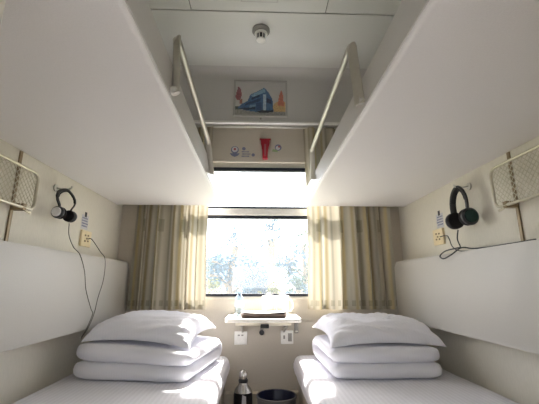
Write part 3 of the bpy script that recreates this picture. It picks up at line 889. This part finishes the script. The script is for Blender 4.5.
# ================================================================== WALL RACKS
def wall_rack(s):
    xw = s * XW; xr = s * 0.972
    y1 = -1.050 if s < 0 else -1.105
    y0 = y1 - 0.58; z0, z1 = (1.243, 1.402) if s < 0 else (1.255, 1.425)
    t = thing('wire_rack', '%s wire mesh rack with rounded frame, hung on the wall beside the %s headphones' % (('left', 'silver-cupped') if s < 0 else ('right', 'black')), 'rack', (xw, (y0 + y1) / 2, 1.1), 'wire racks')
    pr = rrect(y0, y1, z0, z1, 0.032, 6)
    pts = [(xr, y, z) for y, z in pr]
    b = B(); tube(b, pts + [pts[0]], 0.0065, 8, False)
    obj('frame', b, 'rack_metal', t, True)
    # mesh of crossing wires
    b = B(); H = z1 - z0
    k = y0 - H
    while k < y1 + H:
        for sg in (1, -1):
            pa, pb = [], None
            seg = []
            for j in range(0, 13):
                z = z0 + H * j / 12; y = (k + (z - z0)) if sg > 0 else (k + H - (z - z0))
                if y0 + 0.004 < y < y1 - 0.004:
                    # stay inside the rounded corners
                    inside_ok = True
                    for cy, sy in ((y0, 1), (y1, -1)):
                        for cz, sz in ((z0, 1), (z1, -1)):
                            dy, dz = (y - cy) * sy, (z - cz) * sz
                            if dy < 0.032 and dz < 0.032 and (0.032 - dy) ** 2 + (0.032 - dz) ** 2 > 0.031 ** 2: inside_ok = False
                    if inside_ok: seg.append((xr + s * 0.001 * sg, y, z))
            if len(seg) >= 2: tube(b, [seg[0], seg[-1]], 0.0013, 4, False)
        k += 0.024
    o = obj('wire_mesh', b, 'rack_metal', t); o['kind'] = 'stuff'
    for y in (y1 - 0.062, y0 + 0.062):
        obj('wall_strap', box(B(), min(xw, xw - s * 0.006), max(xw, xw - s * 0.006), y - 0.008, y + 0.008, 1.10, ZF - 0.002, 0.001), 'strap_brown', t)
        obj('bracket', box(B(), min(xw - s * 0.006, xr - s * 0.006), max(xw - s * 0.006, xr - s * 0.006), y - 0.012, y + 0.012, z0 - 0.012, z0 + 0.016, 0.003), 'strap_brown', t, True)
        b = B(); tube(b, [(xr, y - 0.004, z0 - 0.006), (xr - s * 0.004, y + 0.04, z0 - 0.016)], 0.005, 8); obj('pivot_pin', b, 'rack_metal', t, True)
wall_rack(-1); wall_rack(1)

# ================================================================== HEADPHONES, HOOKS, SOCKETS, CABLES ON THE SIDE WALLS
def hook(s, y, z, label):
    t = thing('wall_hook', label, 'hook', (s * XW, y, z), 'wall hooks')
    b = B(); lathe(b, [(0.018, -s * 0.0005), (0.018, -s * 0.006), (0.0, -s * 0.008)], (s * XW, y, z), 16, 'X'); obj('hook_plate', b, 'aluminium', t, True)
    b = B(); tube(b, smooth_path([(s * (XW - 0.006), y, z), (s * (XW - 0.04), y, z - 0.006), (s * (XW - 0.072), y, z - 0.004), (s * (XW - 0.080), y, z + 0.008)], 4), 0.004, 8)
    obj('hook_arm', b, 'aluminium', t, True)

def headphones(s, yc, zt, w, h, r, band_r, m_cap, label, bulge=0.0, cat='headphones'):
    """band in the plane of the wall, cup axes along y; the nearer cup shows its outer shell"""
    x = s * (XW - 0.062)
    t = thing('headphones', label, cat, (x, yc, zt), 'headphones')
    pts = []
    for k in range(17):
        a = math.radians(-8 + 196 * k / 16)
        pts.append((x, yc + (w + bulge * max(0.0, math.sin(2 * a) if a < math.pi / 2 else -math.sin(2 * a))) * math.cos(a), zt - h + h * max(-0.15, math.sin(a))))
    b = B(); tube(b, pts, band_r, 8, True, 1.9); obj('headband', b, 'plastic_black', t, True)
    pd = [(x, p[1] * 1.0 + (yc - p[1]) * 0.09, p[2] - (0.006 if 3 < i < 13 else 0.003)) for i, p in enumerate(pts)][3:14]
    b = B(); tube(b, pd, band_r * 0.9, 8, True, 1.7); obj('band_pad', b, 'foam_black', t, True)
    for d in (-1, 1):
        cy = yc + d * (w + 0.002); cz = zt - h - 0.030
        b = B(); tube(b, [(x, yc + d * w, zt - h), (x, cy + d * 0.006, zt - h - 0.012), (x, cy + d * 0.006, cz)], band_r * 0.9, 8, True, 1.6); obj('yoke', b, 'plastic_dark', t, True)
        cup = thing_part('ear_cup', t, (x, cy, cz))
        b = B(); lathe(b, [(r * 0.9, 0.0), (r, d * 0.006), (r * 0.97, d * 0.016), (r * 0.8, d * 0.022), (0, d * 0.022)], (x, cy, cz), 24, 'Y'); obj('shell', b, 'plastic_dark', cup, True)
        b = B(); lathe(b, [(r * 0.76, d * 0.0221), (r * 0.70, d * 0.026), (0.0, d * 0.028)], (x, cy, cz), 24, 'Y'); obj('cap', b, m_cap, cup, True)
        b = B(); lathe(b, [(r * 0.86, -d * 0.0005), (r * 0.98, -d * 0.006), (r * 0.96, -d * 0.016), (r * 0.6, -d * 0.020), (0.0, -d * 0.014)], (x, cy, cz), 24, 'Y'); obj('ear_pad', b, 'foam_black', cup, True)
    return t
hook(-1, -0.840, 1.400, 'small metal hook holding the silver-cupped headphones')
headphones(-1, -0.840, 1.390, 0.046, 0.092, 0.029, 0.0042, 'silver', 'slim black headphones with silver ear cups hanging on the left wall', 0.055)
hook(1, -0.875, 1.417, 'small metal hook holding the bulky black headphones')
headphones(1, -0.875, 1.407, 0.056, 0.125, 0.042, 0.008, 'gloss_green', 'bulky black headphones with glossy dark ear cups hanging on the right wall', 0.012)

def side_socket(s, y, z, label):
    t = thing('berth_socket', label, 'socket', (s * XW, y, z), 'berth sockets')
    def bx(d0, d1, y0, y1, z0, z1, bev=0.0): return box(B(), min(s * (XW - d0), s * (XW - d1)), max(s * (XW - d0), s * (XW - d1)), y0, y1, z0, z1, bev)
    obj('plate', bx(0.0005, 0.014, y - 0.055, y + 0.055, z - 0.045, z + 0.045, 0.003), 'plastic_cream', t, True)
    for dy, dz in ((-0.018, 0.016), (0.014, 0.018), (-0.018, -0.016), (0.016, -0.014), (0.0, 0.0)):
        obj('outlet', bx(0.0142, 0.0160, y + dy - 0.007, y + dy + 0.007, z + dz - 0.004, z + dz + 0.005), 'strap_brown', t)
side_socket(-1, -0.500, 1.195, 'cream socket plate on the left wall with a grey cable plugged in')
side_socket(1, -0.545, 1.208, 'cream socket plate on the right wall by the black looped cable')

def side_sticker(s, y, z, label):
    t = thing('notice_sticker', label, 'sticker', (s * XW, y, z), 'notices above the berth sockets')
    def bx(d0, d1, y0, y1, z0, z1): return box(B(), min(s * (XW - d0), s * (XW - d1)), max(s * (XW - d0), s * (XW - d1)), y0, y1, z0, z1)
    obj('backing', bx(0.0005, 0.0015, y - 0.040, y + 0.036, z - 0.050, z + 0.030), 'sticker_white', t)
    b = bx(0.0016, 0.0024, y - 0.012, y + 0.010, z + 0.020, z + 0.048); obj('emblem', b, 'plastic_dark', t)
    for k in range(4):
        b = B(); yy = y - 0.034; rr = random.Random(k + 3)
        while yy < y + 0.026:
            w_ = rr.uniform(0.005, 0.012)
            box(b, min(s * (XW - 0.0016), s * (XW - 0.0022)), max(s * (XW - 0.0016), s * (XW - 0.0022)), yy, min(yy + w_, y + 0.032), z + 0.008 - k * 0.015, z + 0.016 - k * 0.015); yy += w_ + 0.004
        q = obj('print_line', b, 'sticker_blue', t); q['kind'] = 'stuff'
side_sticker(-1, -0.515, 1.297, 'pale blue printed notice above the socket on the left wall')
side_sticker(1, -0.562, 1.310, 'pale blue printed notice above the socket on the right wall')

def cable(name, pts, r, m, label, group=None):
    b = B(); tube(b, smooth_path(pts, 6), r, 6)
    tag(obj(name, b, m, None, True), label, 'cable', group)
# left: headphone cable and socket cable run down over the backrest and meet above the pillow
xb = -0.905
cable('headphone_cable', [(-0.958, -0.790, 1.235), (-0.965, -0.765, 1.18), (-0.935, -0.765, 1.12), (xb, -0.755, 1.085), (xb, -0.689, 1.008), (xb, -0.649, 0.914), (xb, -0.570, 0.816), (xb, -0.545, 0.79), (xb - 0.004, -0.585, 0.722), (-0.925, -0.60, 0.68)], 0.0022, 'cable',
      'thin grey cable hanging from the silver-cupped headphones over the backrest')
cable('charging_cable', [(-1.003, -0.49, 1.195), (-0.975, -0.50, 1.19), (-0.935, -0.47, 1.125), (xb, -0.465, 1.08), (xb, -0.457, 0.971), (xb + 0.001, -0.505, 0.87), (xb + 0.005, -0.540, 0.79), (xb + 0.001, -0.580, 0.725), (-0.93, -0.59, 0.67)], 0.0022, 'cable',
      'thin grey cable from the left socket draped over the backrest')
xc = 0.903
cable('headphone_cable', [(0.958, -0.835, 1.205), (0.955, -0.825, 1.16), (0.935, -0.875, 1.116), (0.925, -0.87, 1.112), (0.908, -0.80, 1.106), (xc, -0.755, 1.092), (xc, -0.741, 1.079), (xc, -0.775, 1.068), (xc, -0.85, 1.083), (0.925, -0.90, 1.110), (0.940, -0.96, 1.100), (0.950, -1.03, 1.098), (0.955, -1.10, 1.098), (0.965, -1.18, 1.099), (0.960, -1.30, 1.099)], 0.0032, 'cable_dark',
      'dark looped cable of the black headphones lying on the right backrest')
cable('charging_cable', [(1.003, -0.575, 1.205), (0.972, -0.70, 1.195), (0.965, -0.735, 1.17), (0.962, -0.76, 1.13), (0.965, -0.81, 1.104), (0.985, -0.88, 1.098)], 0.0026, 'cable_dark',
      'short dark cable plugged into the right socket')

# ================================================================== FLASK AND BIN ON THE FLOOR
fx, fy = -0.112, -0.235
t = thing('vacuum_flask', 'dark vacuum flask with steel shoulder and stopper under the table', 'flask', (fx, fy, 0))
b = B(); lathe(b, [(0.052, 0.001), (0.056, 0.008), (0.056, 0.312), (0.054, 0.322)], (fx, fy, 0), 28); obj('flask_body', b, 'flask_body', t, True)
b = B(); lathe(b, [(0.0545, 0.3225), (0.048, 0.338), (0.030, 0.358), (0.026, 0.372)], (fx, fy, 0), 28); obj('shoulder', b, 'flask_steel', t, True)
b = B(); lathe(b, [(0.027, 0.3725), (0.029, 0.385), (0.024, 0.392)], (fx, fy, 0), 24); obj('neck_ring', b, 'plastic_dark', t, True)
b = B(); lathe(b, [(0.0238, 0.3925), (0.026, 0.40), (0.024, 0.425), (0.012, 0.440), (0.0, 0.443)], (fx, fy, 0), 24); obj('stopper', b, 'flask_steel', t, True)
b = B(); tube(b, smooth_path([(fx, fy + 0.055, 0.30), (fx, fy + 0.078, 0.315), (fx, fy + 0.080, 0.24), (fx, fy + 0.078, 0.16), (fx, fy + 0.055, 0.14)], 5), 0.006, 8, True, 1.8); obj('handle', b, 'plastic_black', t, True)
b = B(); prism(b, [(fx - 0.006, 0.25), (fx + 0.022, 0.25), (fx + 0.020, 0.31), (fx - 0.002, 0.318)], 1, fy - 0.0605, fy - 0.0562); obj('tag', b, 'sticker_white', t)

bx_, by_ = 0.088, -0.22
t = thing('waste_bin', 'round grey waste bin lined with a dark bag under the table', 'bin', (bx_, by_, 0))
b = B(); lathe(b, [(0.095, 0.001), (0.098, 0.006), (0.116, 0.285), (0.121, 0.288), (0.122, 0.298), (0.116, 0.300), (0.113, 0.290), (0.094, 0.010), (0.0, 0.009)], (bx_, by_, 0), 36); obj('bin_shell', b, 'bin_grey', t, True)
b = B(); n = 40; rings = []
for r, z in ((0.1120, 0.297), (0.1090, 0.293), (0.104, 0.20), (0.09, 0.08), (0.02, 0.06)):
    rings.append([b.verts.new((bx_ + (r + 0.0022 * math.sin(k * 2.7) * (1 if z < 0.27 else 0.3)) * math.cos(2 * math.pi * k / n), by_ + (r + 0.0022 * math.sin(k * 1.9)) * math.sin(2 * math.pi * k / n), z + (0.006 * math.sin(k * 1.3) if z < 0.27 and r > 0.12 else 0))) for k in range(n)])
for i in range(len(rings) - 1):
    for k in range(n): b.faces.new((rings[i][k], rings[i][(k + 1) % n], rings[i + 1][(k + 1) % n], rings[i + 1][k]))
b.faces.new(rings[-1])
obj('liner_bag', b, 'bin_bag', t, True, 60)

# ================================================================== OUTSIDE
GZ = -1.3
b = B(); bmesh.ops.create_grid(b, x_segments=40, y_segments=40, size=60)
for v in b.verts:
    v.co = Vector((v.co.x * 1.4, 62.0 + v.co.y, GZ + 0.5 * noise.noise(v.co * 0.06) + max(0, (v.co.y + 40) * 0.01)))
struct('ground_outside', b, 'grass')
b = B(); bmesh.ops.create_grid(b, x_segments=60, y_segments=14, size=1)
for v in b.verts:
    d = (v.co.y + 1) / 2; x = v.co.x * 170
    v.co = Vector((x, 122 + d * 70, GZ + d ** 0.7 * (15 + 7 * noise.noise(Vector((x * 0.018, 1.7, 0))) + 2.0 * noise.noise(Vector((x * 0.08, d * 3, 0))))))
struct('hill_outside', b, 'hill', True)

def tree(name, x, y, H, R, m, nleaf, seed, label, cat='tree'):
    rr = random.Random(seed)
    t = thing(name, label, cat, (x, y, GZ), 'trees and bushes outside the window')
    base = Vector((x, y, GZ - 0.1))
    b = B(); top = base + Vector((rr.uniform(-.3, .3), rr.uniform(-.2, .2), H * 0.8))
    rad = 0.05 + 0.02 * H
    pts = [base, base.lerp(top, 0.35) + Vector((rr.uniform(-.1, .1), 0, 0)), base.lerp(top, 0.7) + Vector((rr.uniform(-.15, .15), 0, 0)), top]
    tube(b, smooth_path(pts, 3), rad, 7)
    obj('trunk', b, 'bark', t, True)
    centres = []
    for k in range(8):
        f = rr.uniform(0.35, 0.85); a = rr.uniform(0, 6.28); L = R * rr.uniform(0.5, 0.95)
        p0 = base.lerp(top, f * 0.8); p1 = p0 + Vector((math.cos(a) * L, math.sin(a) * L, H * rr.uniform(0.1, 0.25)))
        b = B(); tube(b, smooth_path([p0, p0.lerp(p1, 0.5) + Vector((0, 0, 0.08 * H * 0.4)), p1], 3), rad * 0.38, 5)
        obj('branch', b, 'bark', t, True)
        centres += [(p1, R * 0.42), (p0.lerp(p1, 0.6), R * 0.36)]
    centres.append((top, R * 0.5)); centres.append((top + Vector((0, 0, H * 0.1)), R * 0.3))
    vs, fs = [], []
    for k in range(nleaf):
        c, r = rr.choice(centres)
        d = Vector((rr.gauss(0, 1), rr.gauss(0, 1), rr.gauss(0, 0.8))); d = d.normalized() * r * (rr.random() ** 0.45)
        p = c + d
        sz = rr.uniform(0.05, 0.11) * (0.6 + 0.12 * H)
        a = Vector((rr.gauss(0, 1), rr.gauss(0, 1), rr.gauss(0, 1))).normalized(); e = a.orthogonal().normalized()
        i0 = len(vs)
        vs += [p - a * sz, p + e * sz * 0.45 , p + a * sz, p - e * sz * 0.45]
        fs.append((i0, i0 + 1, i0 + 2, i0 + 3))
    me = bpy.data.meshes.new('foliage'); me.from_pydata([tuple(v) for v in vs], [], fs); me.materials.append(MATS[m])
    o = bpy.data.objects.new('foliage', me); COL.objects.link(o); o.parent = t; o.matrix_parent_inverse = parent_world(t).inverted(); o['kind'] = 'stuff'

tree('roadside_tree', 0.7, 10.5, 5.0, 1.2, 'leaf_hazed', 1500, 1, 'tallest haze-blue tree outside, near the middle of the window')
tree('roadside_tree', -1.3, 13.0, 5.0, 1.5, 'leaf_hazed', 1500, 2, 'broad haze-blue tree outside, left of the middle of the window')
tree('roadside_tree', 2.3, 14.0, 5.2, 1.4, 'leaf_green', 1500, 3, 'green tree outside, at the right edge of the open window')
tree('roadside_tree', -3.3, 18.5, 5.1, 1.4, 'leaf_green', 1400, 4, 'green tree outside, at the left edge of the open window')
tree('leafy_bush', -1.5, 8.6, 2.6, 0.8, 'leaf_yellow', 900, 5, 'yellow-green bush outside at the lower left of the window', 'bush')
tree('leafy_bush', 0.3, 8.2, 2.5, 0.8, 'leaf_yellow', 900, 6, 'yellow-green bush outside above the mugs', 'bush')
tree('leafy_bush', 1.45, 8.8, 2.7, 0.8, 'leaf_green', 900, 8, 'green bush outside at the lower right of the window', 'bush')
